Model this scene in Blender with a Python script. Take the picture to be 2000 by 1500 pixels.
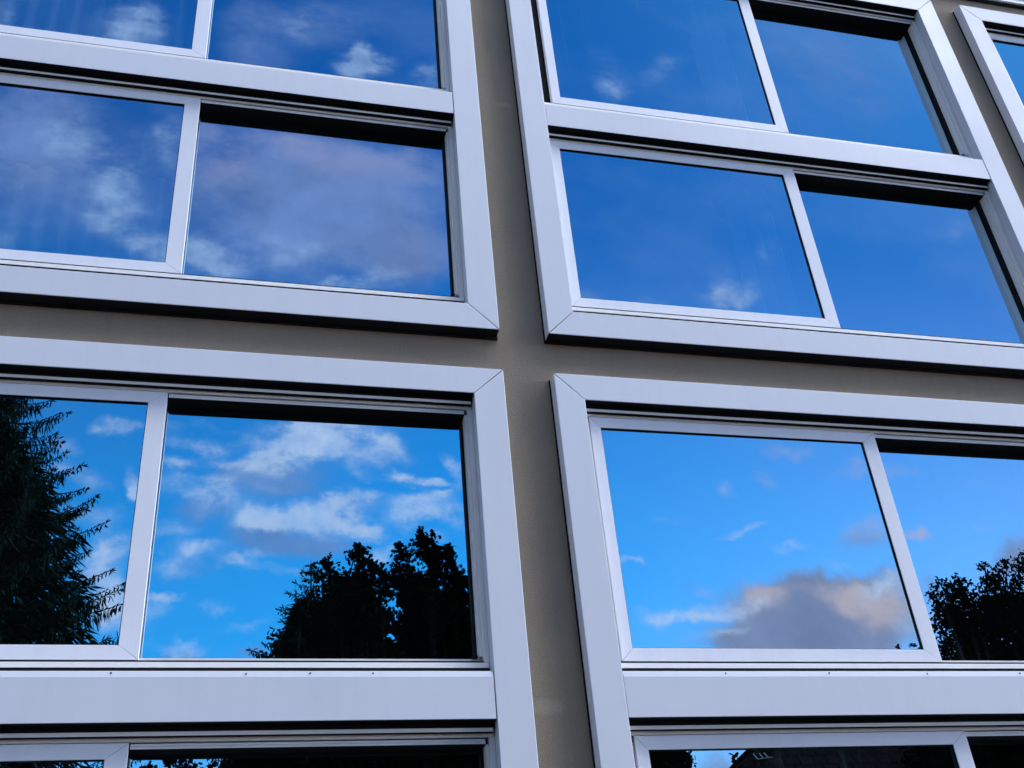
import bpy, bmesh, math, random
from mathutils import Vector, Matrix
for o in list(bpy.data.objects): bpy.data.objects.remove(o)
SC = bpy.context.scene
COL = SC.collection
R = math.radians

# ------------------------------------------------------------------ camera
EYE = 1.6                                    # facade front plane is y = 0, ground z = 0
CAMR = ((0.9698850523, -0.2304748941, -0.0787674332),
        (-0.0623347463, -0.5475086522, 0.8344750776),
        (0.2354514063, 0.8044349563, 0.5453870518))
cam = bpy.data.cameras.new('camera'); camo = bpy.data.objects.new('camera', cam); COL.objects.link(camo)
m = Matrix(((CAMR[0][0], CAMR[1][0], -CAMR[2][0], 0), (CAMR[0][1], CAMR[1][1], -CAMR[2][1], -4.0),
            (CAMR[0][2], CAMR[1][2], -CAMR[2][2], EYE), (0, 0, 0, 1)))
camo.matrix_world = m
cam.sensor_fit = 'HORIZONTAL'; cam.sensor_width = 36.0; cam.lens = 36.0 * 2130 / 2000
cam.clip_start = 0.05; cam.clip_end = 2000
SC.camera = camo
SC.render.resolution_x = 1024; SC.render.resolution_y = 768

# ------------------------------------------------------------------ sky, sun, exposure
CLOUD_WHITE = [(0.128,0.533,0.014,0.005,-3.09,0.5),(0.204,0.536,0.012,0.005,-3.08,0.5),(0.035,0.534,0.02,0.006,-3.1,0.3),(-0.071,0.553,0.012,0.007,-3.11,0.4),(-0.027,0.561,0.02,0.008,-3.09,0.5),(-0.061,0.556,0.015,0.007,-3.1,0.4),(-0.006,0.513,0.02,0.008,-3.1,0.45),(-0.052,0.443,0.019,0.007,-3.13,0.45),(0.019,0.455,0.019,0.006,-3.12,0.35),(0.049,0.435,0.024,0.007,-3.12,0.3),(-0.016,0.402,0.019,0.005,-3.13,0.35),(0.013,0.383,0.023,0.006,-3.13,0.25),(0.201,0.483,0.016,0.008,-3.08,0.4),(0.064,0.609,0.032,0.006,3.1,0.45),(0.453,0.516,0.024,0.005,-3.1,0.2),(0.649,0.46,0.026,0.006,-3.1,0.3),(0.849,0.585,0.044,0.008,-3.08,0.2),(0.858,0.531,0.036,0.008,-3.08,0.2),(0.118,0.603,0.049,0.011,3.04,0.35),(0.023,0.582,0.027,0.017,-2.49,0.5),(0.226,0.549,0.019,0.016,1.15,0.3),(0.213,0.513,0.022,0.017,-2.95,0.35),(-0.06,0.601,0.03,0.009,-3.08,0.35),(-0.023,0.503,0.024,0.009,-3.11,0.35),(0.02,0.439,0.024,0.009,-3.12,0.3),(-0.037,0.433,0.028,0.006,-3.12,0.4),(0.107,0.574,0.037,0.011,2.89,0.4),(-0.169,0.571,0.019,0.012,-3.13,0.3),(-0.141,0.499,0.028,0.016,3.14,0.35),(0.087,0.531,0.021,0.007,-3.09,0.3),(-0.171,1.208,0.049,0.043,-2.52,0.75),(-0.325,1.189,0.024,0.015,1.7,0.5),(0.119,1.17,0.04,0.031,-2.65,0.9),(0.119,1.192,0.026,0.017,1.41,0.6),(0.221,1.174,0.034,0.024,-2.69,0.6),(0.042,1.243,0.042,0.027,1.46,0.4),(-0.221,0.976,0.042,0.033,1.92,0.42),(-0.17,0.934,0.056,0.033,1.92,0.4),(-0.154,0.884,0.038,0.028,1.66,0.45),(-0.124,0.837,0.055,0.023,2.76,0.65),(-0.117,1.005,0.067,0.021,1.65,0.4),(-0.263,0.839,0.036,0.031,1.82,0.45),(-0.084,0.827,0.023,0.022,-2.29,0.5),(-0.05,0.827,0.038,0.029,2.15,0.7),(0.041,0.846,0.072,0.031,-3.0,0.45),(0.098,0.797,0.027,0.012,-3.01,0.85),(0.142,0.818,0.034,0.017,-2.53,0.45),(0.489,1.213,0.04,0.024,1.23,0.5),(0.469,1.27,0.047,0.027,1.27,0.2),(0.57,1.273,0.057,0.026,-2.51,0.3),(0.677,1.265,0.051,0.031,1.08,0.15),(0.595,0.826,0.044,0.022,-2.73,0.7),(0.578,0.849,0.037,0.02,1.0,0.4),(0.467,0.805,0.042,0.009,-3.03,0.3),(0.672,0.912,0.04,0.017,1.06,0.25),(0.996,1.008,0.057,0.028,-2.84,0.2),(0.725,0.973,0.059,0.023,1.26,0.12),(-0.122,0.596,0.022,0.009,-3.09,0.6),(-0.156,0.543,0.029,0.011,2.96,0.5),(-0.1,0.526,0.017,0.009,1.7,0.7),(-0.121,0.446,0.031,0.02,1.76,0.8),(-0.102,0.401,0.03,0.022,1.81,0.75),(-0.108,0.473,0.023,0.01,-2.91,0.6),(-0.046,0.579,0.028,0.01,3.09,0.6),(-0.003,0.592,0.026,0.008,-2.87,0.35),(-0.039,0.528,0.037,0.015,3.07,0.75),(0.044,0.577,0.052,0.02,-2.71,1.0),(0.086,0.587,0.032,0.016,2.66,0.7),(0.134,0.591,0.033,0.019,2.77,0.5),(0.156,0.583,0.017,0.011,2.52,0.4),(0.118,0.553,0.015,0.008,-3.07,0.55),(0.172,0.552,0.026,0.007,-3.09,0.85),(0.196,0.554,0.014,0.006,-3.08,0.6),(0.219,0.579,0.015,0.011,2.52,0.45),(0.071,0.51,0.058,0.016,-2.9,1.0),(0.027,0.495,0.035,0.012,-2.9,0.75),(0.113,0.5,0.026,0.014,2.67,0.9),(0.136,0.492,0.013,0.007,2.78,0.7),(0.182,0.529,0.029,0.011,-2.99,0.75),(0.165,0.505,0.024,0.013,-3.08,0.55),(0.192,0.509,0.024,0.008,-3.09,0.5),(0.143,0.471,0.021,0.006,-2.47,0.6),(0.087,0.491,0.031,0.009,2.98,0.5),(-0.039,0.459,0.025,0.011,3.06,0.6),(-0.007,0.444,0.02,0.007,-3.12,0.65),(-0.065,0.483,0.024,0.01,-3.12,0.4),(-0.058,0.412,0.021,0.005,3.0,0.7),(-0.046,0.372,0.027,0.006,-3.14,0.45),(-0.066,0.402,0.014,0.01,3.07,0.5),(0.224,0.507,0.019,0.012,-3.05,0.35),(0.012,0.606,0.031,0.006,-3.08,0.3),(0.408,0.459,0.02,0.004,-3.11,0.6),(0.538,0.502,0.028,0.005,-2.9,0.6),(0.591,0.479,0.031,0.005,-3.02,0.4),(0.462,0.401,0.042,0.009,-2.99,0.75),(0.522,0.41,0.035,0.01,3.09,0.6),(0.415,0.389,0.021,0.011,2.84,0.5),(0.487,0.382,0.036,0.007,-2.89,0.7),(0.698,0.431,0.041,0.013,-2.9,0.7),(0.723,0.39,0.039,0.022,-2.96,0.5),(0.522,0.547,0.015,0.013,2.3,0.3),(0.8,0.408,0.041,0.023,-2.95,0.4)]
CLOUD_GREY = [(0.045,0.55,0.058,0.023,-2.98,0.7),(0.047,0.472,0.065,0.022,-3.11,0.7),(0.005,0.527,0.035,0.028,-3.11,0.4),(-0.032,0.497,0.034,0.014,-3.11,0.5),(0.118,0.52,0.032,0.023,-3.05,0.4),(-0.032,0.433,0.033,0.01,-3.13,0.4),(0.15,0.57,0.027,0.015,-3.06,0.35),(0.056,0.937,0.177,0.105,-3.09,0.75),(0.08,0.992,0.156,0.06,-3.1,0.5),(-0.228,0.962,0.11,0.085,1.68,0.5),(0.088,0.843,0.149,0.053,-3.01,0.5),(0.049,1.239,0.146,0.061,-2.89,0.3),(0.886,1.304,0.217,0.123,-2.67,0.25),(-0.278,1.039,0.063,0.051,-2.92,0.55),(-0.257,0.933,0.06,0.047,-2.99,0.5),(-0.284,0.97,0.048,0.033,1.73,0.4),(-0.184,0.887,0.033,0.031,-2.93,0.3),(-0.031,1.222,0.081,0.04,1.57,0.4),(0.077,1.266,0.068,0.051,-2.64,0.35),(0.011,1.159,0.052,0.044,0.99,0.25),(0.192,0.856,0.056,0.046,-2.68,0.6),(0.082,0.907,0.101,0.048,-2.98,0.3),(0.157,0.951,0.083,0.071,-2.44,0.3),(-0.051,0.914,0.048,0.035,1.55,0.3),(0.859,1.372,0.118,0.066,-2.68,0.3),(0.916,1.251,0.143,0.089,-2.38,0.2),(0.408,0.815,0.028,0.017,-2.89,0.4),(0.503,1.047,0.095,0.028,-2.96,0.12),(0.025,0.546,0.041,0.019,-3.09,0.65),(0.047,0.475,0.055,0.016,-3.11,0.55),(-0.016,0.556,0.03,0.012,-3.09,0.3),(-0.038,0.508,0.029,0.012,-3.11,0.55),(0.087,0.474,0.03,0.012,-3.11,0.5),(-0.028,0.446,0.028,0.009,-3.12,0.4),(-0.045,0.362,0.022,0.009,3.13,0.95),(0.021,0.358,0.014,0.005,3.14,0.8),(-0.16,0.504,0.028,0.016,3.13,0.3),(0.69,0.492,0.037,0.016,-3.03,0.6),(0.602,0.397,0.118,0.042,-3.09,0.9),(0.681,0.436,0.045,0.018,-3.07,0.5),(0.605,0.435,0.038,0.015,-3.07,0.5),(0.538,0.402,0.038,0.024,2.81,0.5),(0.626,0.418,0.069,0.023,-3.09,0.7),(0.661,0.389,0.069,0.025,-3.09,0.7),(0.555,0.377,0.06,0.019,-3.11,0.8),(0.497,0.374,0.035,0.014,-3.1,0.5),(0.462,0.435,0.015,0.009,-3.02,0.3),(0.89,0.495,0.042,0.022,-2.61,0.9),(0.758,0.438,0.024,0.015,0.99,0.5),(0.852,0.458,0.042,0.018,-3.02,0.5),(0.467,0.253,0.038,0.024,-3.05,0.9),(0.597,0.355,0.153,0.022,-3.13,0.5),(-0.071,0.268,0.025,0.013,3.08,0.2)]
CLOUD_WARM = [(-0.043,0.974,0.039,0.035,1.07,0.7),(0.023,1.023,0.076,0.029,3.05,0.65),(-0.07,1.022,0.035,0.03,1.37,0.4),(0.158,1.008,0.093,0.036,-3.09,0.6),(0.174,0.87,0.037,0.031,1.19,0.45),(0.087,0.967,0.054,0.048,-2.32,0.3),(0.522,0.544,0.013,0.009,-2.88,0.35),(0.586,0.563,0.018,0.013,-2.77,0.5),(0.625,0.608,0.031,0.01,-3.05,0.45),(0.697,0.588,0.028,0.01,-3.05,0.4),(0.766,0.59,0.029,0.008,-3.06,0.35),(0.701,0.505,0.031,0.018,-2.91,0.75),(0.768,0.508,0.024,0.01,-3.02,0.8),(0.547,0.416,0.027,0.017,2.67,0.85),(0.663,0.418,0.044,0.025,3.02,0.9),(0.688,0.398,0.033,0.02,-2.94,0.6),(0.639,0.424,0.032,0.014,-3.05,0.5),(0.578,0.423,0.031,0.012,-3.08,0.4),(0.402,0.819,0.02,0.009,-2.98,0.3),(0.593,0.818,0.022,0.01,-2.97,0.3),(0.064,0.593,0.021,0.009,2.99,0.3),(0.043,0.614,0.021,0.006,-3.07,0.25),(0.162,0.615,0.034,0.006,-3.08,0.25),(0.478,0.427,0.019,0.007,3.01,0.4)]
MAPLE_A = [(2.3,13.5,0.19),(2.46,13.16,0.36),(3.09,13.95,0.17),(3.17,13.56,0.33),(3.29,13.13,0.41),(3.65,13.29,0.22),(3.68,12.93,0.44),(2.96,12.64,0.66),(2.6,12.52,0.47),(2.09,11.91,0.47),(1.83,11.4,0.58),(1.41,11.01,0.55),(2.58,11.61,0.97),(3.35,12.09,0.69),(3.09,10.89,1.24),(1.85,10.5,1.24),(3.84,10.37,1.11),(1.14,9.88,1.11),(2.35,9.51,1.24),(3.57,9.13,1.24),(0.7,9.28,0.97),(2.37,8.32,1.52),(1.46,7.65,1.24),(3.56,7.83,1.38),(-1.47,8.06,0.3),(-0.95,8.38,0.41),(-1.67,8.45,0.19),(-1.19,8.61,0.17),(0.17,8.47,0.3),(0.97,8.34,0.36),(-0.58,7.93,0.69),(-0.14,7.92,0.41),(-1.08,7.4,0.83),(0.24,7.25,0.83),(1.89,8.91,0.83)]
MAPLE_B = [(5.16,15.53,0.12),(5.21,15.32,0.18),(5.33,15.15,0.27),(5.11,14.98,0.27),(5.3,14.68,0.45),(4.47,15.02,0.18),(4.56,14.66,0.36),(4.5,14.14,0.51),(5.55,14.77,0.24),(5.91,14.91,0.18),(5.93,14.59,0.3),(5.65,14.22,0.59),(6.08,13.99,0.45),(6.28,13.61,0.36),(6.61,14.13,0.21),(6.8,13.7,0.45),(5.03,13.51,0.74),(5.88,12.92,0.89),(6.9,12.93,0.74),(5.0,12.32,0.89),(6.11,11.89,1.04),(7.57,12.04,1.04),(7.18,10.75,1.34),(5.5,10.76,1.34),(8.54,10.05,1.19),(6.67,9.53,1.64),(8.71,8.97,1.34),(5.3,9.42,1.34),(9.81,8.68,1.19),(7.24,7.97,1.78),(10.67,8.66,1.04),(11.57,8.78,0.67),(11.95,8.84,0.37),(8.06,9.51,1.34),(9.49,9.49,0.89),(4.62,8.79,1.34),(5.92,8.25,1.49),(3.32,9.06,0.89)]
OAK = [(14.91,10.26,0.09),(15.0,9.69,0.36),(15.09,9.23,0.47),(15.94,9.83,0.47),(14.99,10.05,0.24),(14.63,9.86,0.2),(15.47,10.32,0.14),(15.51,10.06,0.34),(16.16,10.63,0.12),(16.27,10.37,0.28),(16.76,10.69,0.14),(16.89,10.45,0.3),(17.46,10.71,0.41),(14.81,9.52,0.39),(15.43,9.47,0.61),(14.85,8.89,0.47),(16.37,9.6,0.71),(17.6,9.73,0.81),(14.39,8.61,0.24),(15.47,8.56,0.81),(16.82,8.45,1.01),(14.8,7.69,0.81),(14.0,7.8,0.41),(15.85,7.27,1.22),(17.8,8.34,1.01),(13.27,8.69,0.05),(13.65,8.72,0.06),(13.85,8.64,0.08),(13.95,6.98,0.71),(14.87,6.26,1.01),(14.13,6.48,0.71),(13.16,6.3,0.51),(15.33,6.55,0.71)]
SKY_STR = .10
SKY_TINT = (.62, .95, 1.15)
SKY_SAT = 1.25
COL_VEIL = (.42, .50, .85, 1)
GREY_LEFT = (.21, .38, .76, 1)
GREY_RIGHT = (.36, .35, .52, 1)
WARM_HIGH = (.46, .42, .68, 1)
WHITE_HIGH = (.50, .60, .88, 1)
SASH = (.90, .91, .94)
GREY_HIGH = (.27, .35, .68, 1)
COL_WARM = (.88, .62, .64, 1)
COL_WHITE = (.84, .84, 1.06, 1)
COL_GEN = (6.8, 7.15, 8.5, 1)
GEN_LOW = .62
GEN_GLOW = 2.5
GEN_BACK = .35
HORIZON_TINT = (6.0, 2.08, 1.76, 1)
ZENITH_TINT = (.35, .82, 1.0, 1)
SUN_E = .6
PAINT = (.74, .765, .80)
TRACK = (.93, .91, .86)
WALL = (.292, .246, .186)
GLASS = (.62, .86, 1.0)
GFAC = .78
SCUFFS = ((1.30, 6.241, .03), (1.213, 2.856, .045))
Z4 = (0, 0, 0, 0)
TILTS = {'A': ((.05, -.06, -.04, .05), (-.04, .05, .05, -.04)), 'B': ((.04, .06, -.05, -.04), (-.05, -.03, .04, .06)),
         'D': ((.03, .05, -.03, -.05), (.02, .04, -.02, .03)), 'E': ((-.03, .05, .04, -.05), (.03, -.04, -.02, .06))}

SUN_EL, SUN_AZ = 52.0, 30.0                  # azimuth from +X towards -Y
SC.view_settings.view_transform = 'Standard'; SC.view_settings.look = 'None'
SC.view_settings.gamma = 1.0; SC.view_settings.exposure = 0.0

class NT:
    """small helper round a node tree"""
    def __init__(s, tree): s.t = tree; s.L = tree.links; s.N = tree.nodes
    def n(s, kind, **kw):
        nd = s.N.new(kind)
        for k, v in kw.items(): setattr(nd, k, v)
        return nd
    def put(s, sock, v):
        if isinstance(v, bpy.types.NodeSocket): s.L.new(v, sock)
        elif v is not None: sock.default_value = v
    def math(s, op, a, b=None, c=None, clamp=False):
        nd = s.n('ShaderNodeMath', operation=op, use_clamp=clamp)
        for i, v in enumerate((a, b, c)): s.put(nd.inputs[i], v)
        return nd.outputs[0]
    def vec(s, op, a, b=None, scale=None):
        nd = s.n('ShaderNodeVectorMath', operation=op)
        s.put(nd.inputs[0], a); s.put(nd.inputs[1], b)
        if scale is not None: s.put(nd.inputs['Scale'], scale)
        return nd.outputs['Value'] if op in ('LENGTH', 'DISTANCE', 'DOT_PRODUCT') else nd.outputs[0]
    def mapr(s, v, a, b, c, d, kind='SMOOTHSTEP'):
        nd = s.n('ShaderNodeMapRange', interpolation_type=kind)
        for i, q in enumerate((v, a, b, c, d)): s.put(nd.inputs[i], q)
        return nd.outputs[0]
    def mix(s, f, a, b, blend='MIX'):
        nd = s.n('ShaderNodeMix', data_type='RGBA', blend_type=blend)
        s.put(nd.inputs[0], f); s.put(nd.inputs[6], a); s.put(nd.inputs[7], b)
        return nd.outputs[2]
    def noise(s, vec, scale, detail=4.0, rough=.5, dist=0.0):
        nd = s.n('ShaderNodeTexNoise')
        s.put(nd.inputs['Vector'], vec); nd.inputs['Scale'].default_value = scale
        nd.inputs['Detail'].default_value = detail; nd.inputs['Roughness'].default_value = rough
        nd.inputs['Distortion'].default_value = dist
        return nd
    def xyz(s, x, y, z=0.0):
        nd = s.n('ShaderNodeCombineXYZ')
        for i, q in enumerate((x, y, z)): s.put(nd.inputs[i], q)
        return nd.outputs[0]

W = bpy.data.worlds.new('World'); SC.world = W; W.use_nodes = True
W.node_tree.nodes.clear(); w = NT(W.node_tree)
sky = w.n('ShaderNodeTexSky', sky_type='NISHITA', sun_disc=False)
sky.sun_elevation = R(SUN_EL); sky.sun_rotation = R(90 + SUN_AZ)
sky.air_density = 1.2; sky.dust_density = .4; sky.ozone_density = 3.5
skyc = w.vec('MULTIPLY', sky.outputs[0], SKY_TINT)
hs = w.n('ShaderNodeHueSaturation'); hs.inputs['Saturation'].default_value = SKY_SAT
w.put(hs.inputs['Color'], skyc)
d = w.vec('NORMALIZE', w.n('ShaderNodeTexCoord').outputs['Generated'])
sp = w.n('ShaderNodeSeparateXYZ'); w.put(sp.inputs[0], d)
ny = w.math('MAXIMUM', w.math('MULTIPLY', sp.outputs[1], -1.0), .04)
u = w.math('DIVIDE', sp.outputs[0], ny); v = w.math('DIVIDE', sp.outputs[2], ny)
uv = w.xyz(u, v)
# ragged cloud edges: the coordinates are pushed about by two sizes of noise
n1 = w.noise(uv, 9.0, 5, .6); n2 = w.noise(uv, 34.0, 3, .6)
off = w.vec('ADD', w.vec('SCALE', w.vec('SUBTRACT', n1.outputs['Color'], (.5, .5, .5)), scale=.075),
            w.vec('SCALE', w.vec('SUBTRACT', n2.outputs['Color'], (.5, .5, .5)), scale=.016))
wu = w.vec('ADD', uv, off)
wsp = w.n('ShaderNodeSeparateXYZ'); w.put(wsp.inputs[0], wu)
fb = w.noise(w.vec('MULTIPLY', uv, (1, 1.3, 1)), 15.0, 7, .64).outputs[0]
def layer(blobs, k, acc=None, gain=1.0, lo=.12, hi=1.5):
    prev = acc; acc = None if acc is None else w.math('MULTIPLY', acc, 1e-5)
    for (cu, cv, a, b, ang, amp) in blobs:
        mp = w.n('ShaderNodeMapping', vector_type='TEXTURE')
        # the running sum rides along in z (scaled away) so that the blobs are evaluated one after another
        w.put(mp.inputs['Vector'], w.xyz(wsp.outputs[0], wsp.outputs[1], acc if acc is not None else 0.0))
        mp.inputs['Location'].default_value = (cu, cv, 0); mp.inputs['Rotation'].default_value = (0, 0, ang)
        mp.inputs['Scale'].default_value = (a, b, 1e4)
        f = w.mapr(w.vec('LENGTH', mp.outputs[0]), 0.0, 1.75, amp * gain, 0.0)
        acc = f if acc is None else w.math('ADD', acc, f)
    # noise eats into the edges, never adds cloud where there is none
    return w.mapr(w.math('MULTIPLY', acc, w.mapr(fb, .5 - .5 / k, .5 + .5 / k, lo, hi, 'LINEAR')), .04, 1.35, 0, 1)
dG = layer(CLOUD_GREY, 2.0, None, 1.4, .50, 1.15); dP = layer(CLOUD_WARM, 2.2, dG, 1.25, .35, 1.3); dW = layer(CLOUD_WHITE, 2.6, dP, 1.6)
# thin haze veil high up and denser broken cloud over the unseen rest of the sky
c_add = w.vec('SCALE', w.vec('ADD', (.045, .0, .0), w.vec('SCALE', (.16, .035, .0), scale=w.mapr(u, .2, 1.0, 0, 1, 'LINEAR'))), scale=w.mapr(v, .3, .95, 1.0, .12, 'LINEAR'))
n3 = w.noise(w.vec('MULTIPLY', uv, (1, 1.4, 1)), 3.2, 5, .55).outputs[0]
veil = w.math('MULTIPLY', w.mapr(n3, .42, .75, 0, .20), w.mapr(v, .45, .9, .25, 1.0))
inside = w.vec('LENGTH', w.vec('MULTIPLY', w.vec('SUBTRACT', uv, (.62, .82, 0)), (.75, .95, 0)))
out = w.mapr(inside, .95, 1.6, 0, 1)
gen = w.noise(w.vec('MULTIPLY', d, (1, 1, 1.8)), 3.0, 6, .58).outputs[0]
genc = w.math('MULTIPLY', w.math('MULTIPLY', w.mapr(gen, .34, .58, .25, 1), out), w.mapr(sp.outputs[0], -.6, .2, .08, 1))
c = w.vec('SCALE', hs.outputs[0], scale=SKY_STR)
c = w.vec('MULTIPLY', c, w.mix(w.mapr(v, .30, 1.0, 0, 1), HORIZON_TINT, ZENITH_TINT))
c = w.vec('ADD', c, c_add)
c = w.mix(veil, c, COL_VEIL)
shade = w.mapr(n1.outputs[0], .3, .7, .82, 1.16, 'LINEAR')
gcol = w.mix(w.mapr(v, .62, .78, 0, 1), w.mix(w.mapr(u, .28, .45, 0, 1), GREY_LEFT, GREY_RIGHT), GREY_HIGH)
c = w.mix(w.math('MULTIPLY', dG, .94), c, w.vec('SCALE', gcol, scale=shade))
c = w.mix(w.math('MULTIPLY', dP, .85), c, w.mix(w.mapr(v, .62, .8, 0, 1), COL_WARM, WARM_HIGH))
c = w.mix(w.math('MULTIPLY', dW, w.mapr(n2.outputs[0], .3, .7, .55, .90, 'LINEAR')), c, w.vec('SCALE', w.mix(w.mapr(v, .62, .8, 0, 1), COL_WHITE, WHITE_HIGH), scale=w.mapr(fb, .3, .7, .86, 1.08, 'LINEAR')))
# unseen cloud deck: glow added front right to light the facade, dimmed behind it
c = w.mix(genc, c, w.vec('SCALE', COL_GEN[:3], scale=w.math('MULTIPLY', w.mapr(sp.outputs[1], -.5, .35, 1.0, GEN_BACK), w.mapr(w.vec('DOT_PRODUCT', d, (.80, -.56, .22)), .1, .92, GEN_LOW, GEN_GLOW))))
bg = w.n('ShaderNodeBackground'); w.put(bg.inputs[0], c); bg.inputs[1].default_value = 1.0
wo = w.n('ShaderNodeOutputWorld'); w.L.new(bg.outputs[0], wo.inputs[0])
W.cycles.sampling_method = 'MANUAL'; W.cycles.sample_map_resolution = 512

sun = bpy.data.lights.new('sun', 'SUN'); suno = bpy.data.objects.new('sun', sun); COL.objects.link(suno)
sun.energy = SUN_E; sun.angle = R(14); sun.color = (1.0, .93, .84)
el, az = R(SUN_EL), R(SUN_AZ)
sdir = Vector((math.cos(el) * math.cos(az), -math.cos(el) * math.sin(az), math.sin(el)))
suno.rotation_euler = sdir.to_track_quat('Z', 'Y').to_euler(); suno.location = sdir * 60

# ------------------------------------------------------------------ materials
def mat(name, base=(.5, .5, .5), rough=.5, spec=.5, metal=0.0):
    mt = bpy.data.materials.new(name); mt.use_nodes = True
    b = mt.node_tree.nodes['Principled BSDF']
    b.inputs['Base Color'].default_value = (*base, 1); b.inputs['Roughness'].default_value = rough
    b.inputs['Specular IOR Level'].default_value = spec; b.inputs['Metallic'].default_value = metal
    return mt, NT(mt.node_tree), b
def bump(h, b, height, strength, dist=.01, normal=None):
    nd = h.n('ShaderNodeBump'); nd.inputs['Strength'].default_value = strength; nd.inputs['Distance'].default_value = dist
    h.put(nd.inputs['Height'], height)
    if normal is not None: h.put(nd.inputs['Normal'], normal)
    h.L.new(nd.outputs[0], b.inputs['Normal'])
def obc(h): return h.n('ShaderNodeTexCoord').outputs['Object']
def pos(h): return h.n('ShaderNodeNewGeometry').outputs['Position']

def paint(name, base, rough=.42):
    mt, h, b = mat(name, base, rough)
    P = pos(h)
    streak = h.noise(h.vec('MULTIPLY', P, (9, 3, .8)), 1.6, 5, .6).outputs[0]      # rain-washed dust
    patch = h.noise(P, 1.1, 3, .5).outputs[0]
    k = h.math('ADD', h.mapr(streak, .35, .75, 0, .22), h.mapr(patch, .35, .7, 0, .40))
    spk = h.mapr(h.noise(P, 95, 2, .6).outputs[0], .70, .78, 0, .5)
    col = h.mix(k, (*base, 1), (base[0] * .84, base[1] * .86, base[2] * .88, 1))
    col = h.mix(h.math('MULTIPLY', spk, .25), col, (base[0] * .5, base[1] * .5, base[2] * .48, 1))
    h.put(b.inputs['Base Color'], col)
    h.put(b.inputs['Roughness'], h.mapr(patch, .3, .7, rough - .06, rough + .12))
    bump(h, b, h.noise(P, 420, 2, .5).outputs[0], .06, .002)
    return mt
M = {}
M['paint'] = paint('white_powder_coat', PAINT)
M['sash'] = paint('sash_powder_coat', SASH, .38)
M['track'] = paint('track_aluminium', TRACK, .38)
M['coping'] = paint('coping_sheet', (.78, .79, .82), .35)
M['black'] = mat('black_rubber_and_shade', (.006, .006, .007), .75, .2)[0]  # rubber parts, and the sheets that paint shade under frames and rails
M['brush'] = mat('dark_brush_seal', (.012, .013, .016), .9, .1)[0]
M['screw'] = mat('screw_steel', (.12, .12, .13), .45, .5, .8)[0]

mt, h, b = mat('stucco', WALL, .92, .2); M['wall'] = mt
P = pos(h)
nn = h.noise(P, .9, 4, .55).outputs[0]; g1 = h.noise(P, 260, 3, .65).outputs[0]; g2 = h.noise(h.vec('MULTIPLY', P, (1, 1, .5)), 14, 4, .6).outputs[0]
col = h.mix(h.mapr(nn, .3, .7, 0, 1), (WALL[0] * .92, WALL[1] * .92, WALL[2] * .95, 1), (WALL[0] * 1.1, WALL[1] * 1.08, WALL[2] * 1.03, 1))
col = h.mix(h.mapr(g2, .55, .8, 0, .3), col, (WALL[0] * .72, WALL[1] * .72, WALL[2] * .74, 1))
for (sx, sz, sr) in SCUFFS:                                                # two scraped spots in the render
    mp = h.n('ShaderNodeMapping', vector_type='TEXTURE')
    warp = h.vec('ADD', P, h.vec('SCALE', h.noise(P, 30, 3, .6).outputs['Color'], scale=.03))
    h.put(mp.inputs['Vector'], h.vec('MULTIPLY', warp, (1, 0, 1)))
    mp.inputs['Location'].default_value = (sx + .015, 0, sz + .015); mp.inputs['Scale'].default_value = (sr * 1.7, 1, sr * .8)
    col = h.mix(h.mapr(h.vec('LENGTH', mp.outputs[0]), .5, 1.2, .35, 0), col, (WALL[0] * 1.7, WALL[1] * 1.7, WALL[2] * 1.75, 1))
col = h.mix(h.mapr(g1, .3, .7, 0, 1), h.vec('SCALE', col, scale=.86), h.vec('SCALE', col, scale=1.12))
dr = h.mapr(h.noise(h.vec('MULTIPLY', P, (11, 1, .5)), 1.3, 5, .6).outputs[0], .5, .75, 0, .22)
col = h.mix(dr, col, (WALL[0] * .6, WALL[1] * .6, WALL[2] * .6, 1))
h.put(b.inputs['Base Color'], col)
bump(h, b, g1, .9, .004)

def glassmat(name, tint, fac):
    mt = bpy.data.materials.new(name); mt.use_nodes = True; h = NT(mt.node_tree); h.N.clear()
    gl = h.n('ShaderNodeBsdfGlossy'); gl.inputs['Color'].default_value = (*tint, 1); gl.inputs['Roughness'].default_value = 0.0
    bp = h.n('ShaderNodeBump'); bp.inputs['Strength'].default_value = 1.0; bp.inputs['Distance'].default_value = .0009
    h.put(bp.inputs['Height'], h.noise(pos(h), 2.2, 1, .4).outputs[0]); h.L.new(bp.outputs[0], gl.inputs['Normal'])
    tr = h.n('ShaderNodeBsdfTransparent'); tr.inputs['Color'].default_value = (.82, .96, .98, 1)
    mx = h.n('ShaderNodeMixShader'); mx.inputs[0].default_value = fac
    h.L.new(tr.outputs[0], mx.inputs[1]); h.L.new(gl.outputs[0], mx.inputs[2])
    P = pos(h)
    runs = h.mapr(h.noise(h.vec('MULTIPLY', P, (26, 1, .9)), 1.0, 4, .6).outputs[0], .50, .78, 0, 1)
    area = h.mapr(h.noise(P, .9, 2, .5).outputs[0], .45, .65, 0, 1)
    speck = h.mapr(h.noise(P, 120, 1, .5).outputs[0], .77, .80, 0, .5)
    film = h.math('ADD', .002, h.math('ADD', h.math('MULTIPLY', h.math('MULTIPLY', runs, area), .06), h.math('MULTIPLY', speck, .10)))
    df = h.n('ShaderNodeBsdfDiffuse'); df.inputs['Color'].default_value = (.45, .62, .66, 1)
    m2 = h.n('ShaderNodeMixShader'); h.put(m2.inputs[0], film); h.L.new(mx.outputs[0], m2.inputs[1]); h.L.new(df.outputs[0], m2.inputs[2])
    o = h.n('ShaderNodeOutputMaterial'); h.L.new(m2.outputs[0], o.inputs[0])
    return mt
M['glass'] = glassmat('coated_window_glass', GLASS, GFAC)
mt = bpy.data.materials.new('glass_inner_face'); mt.use_nodes = True; h = NT(mt.node_tree); h.N.clear()
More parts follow.
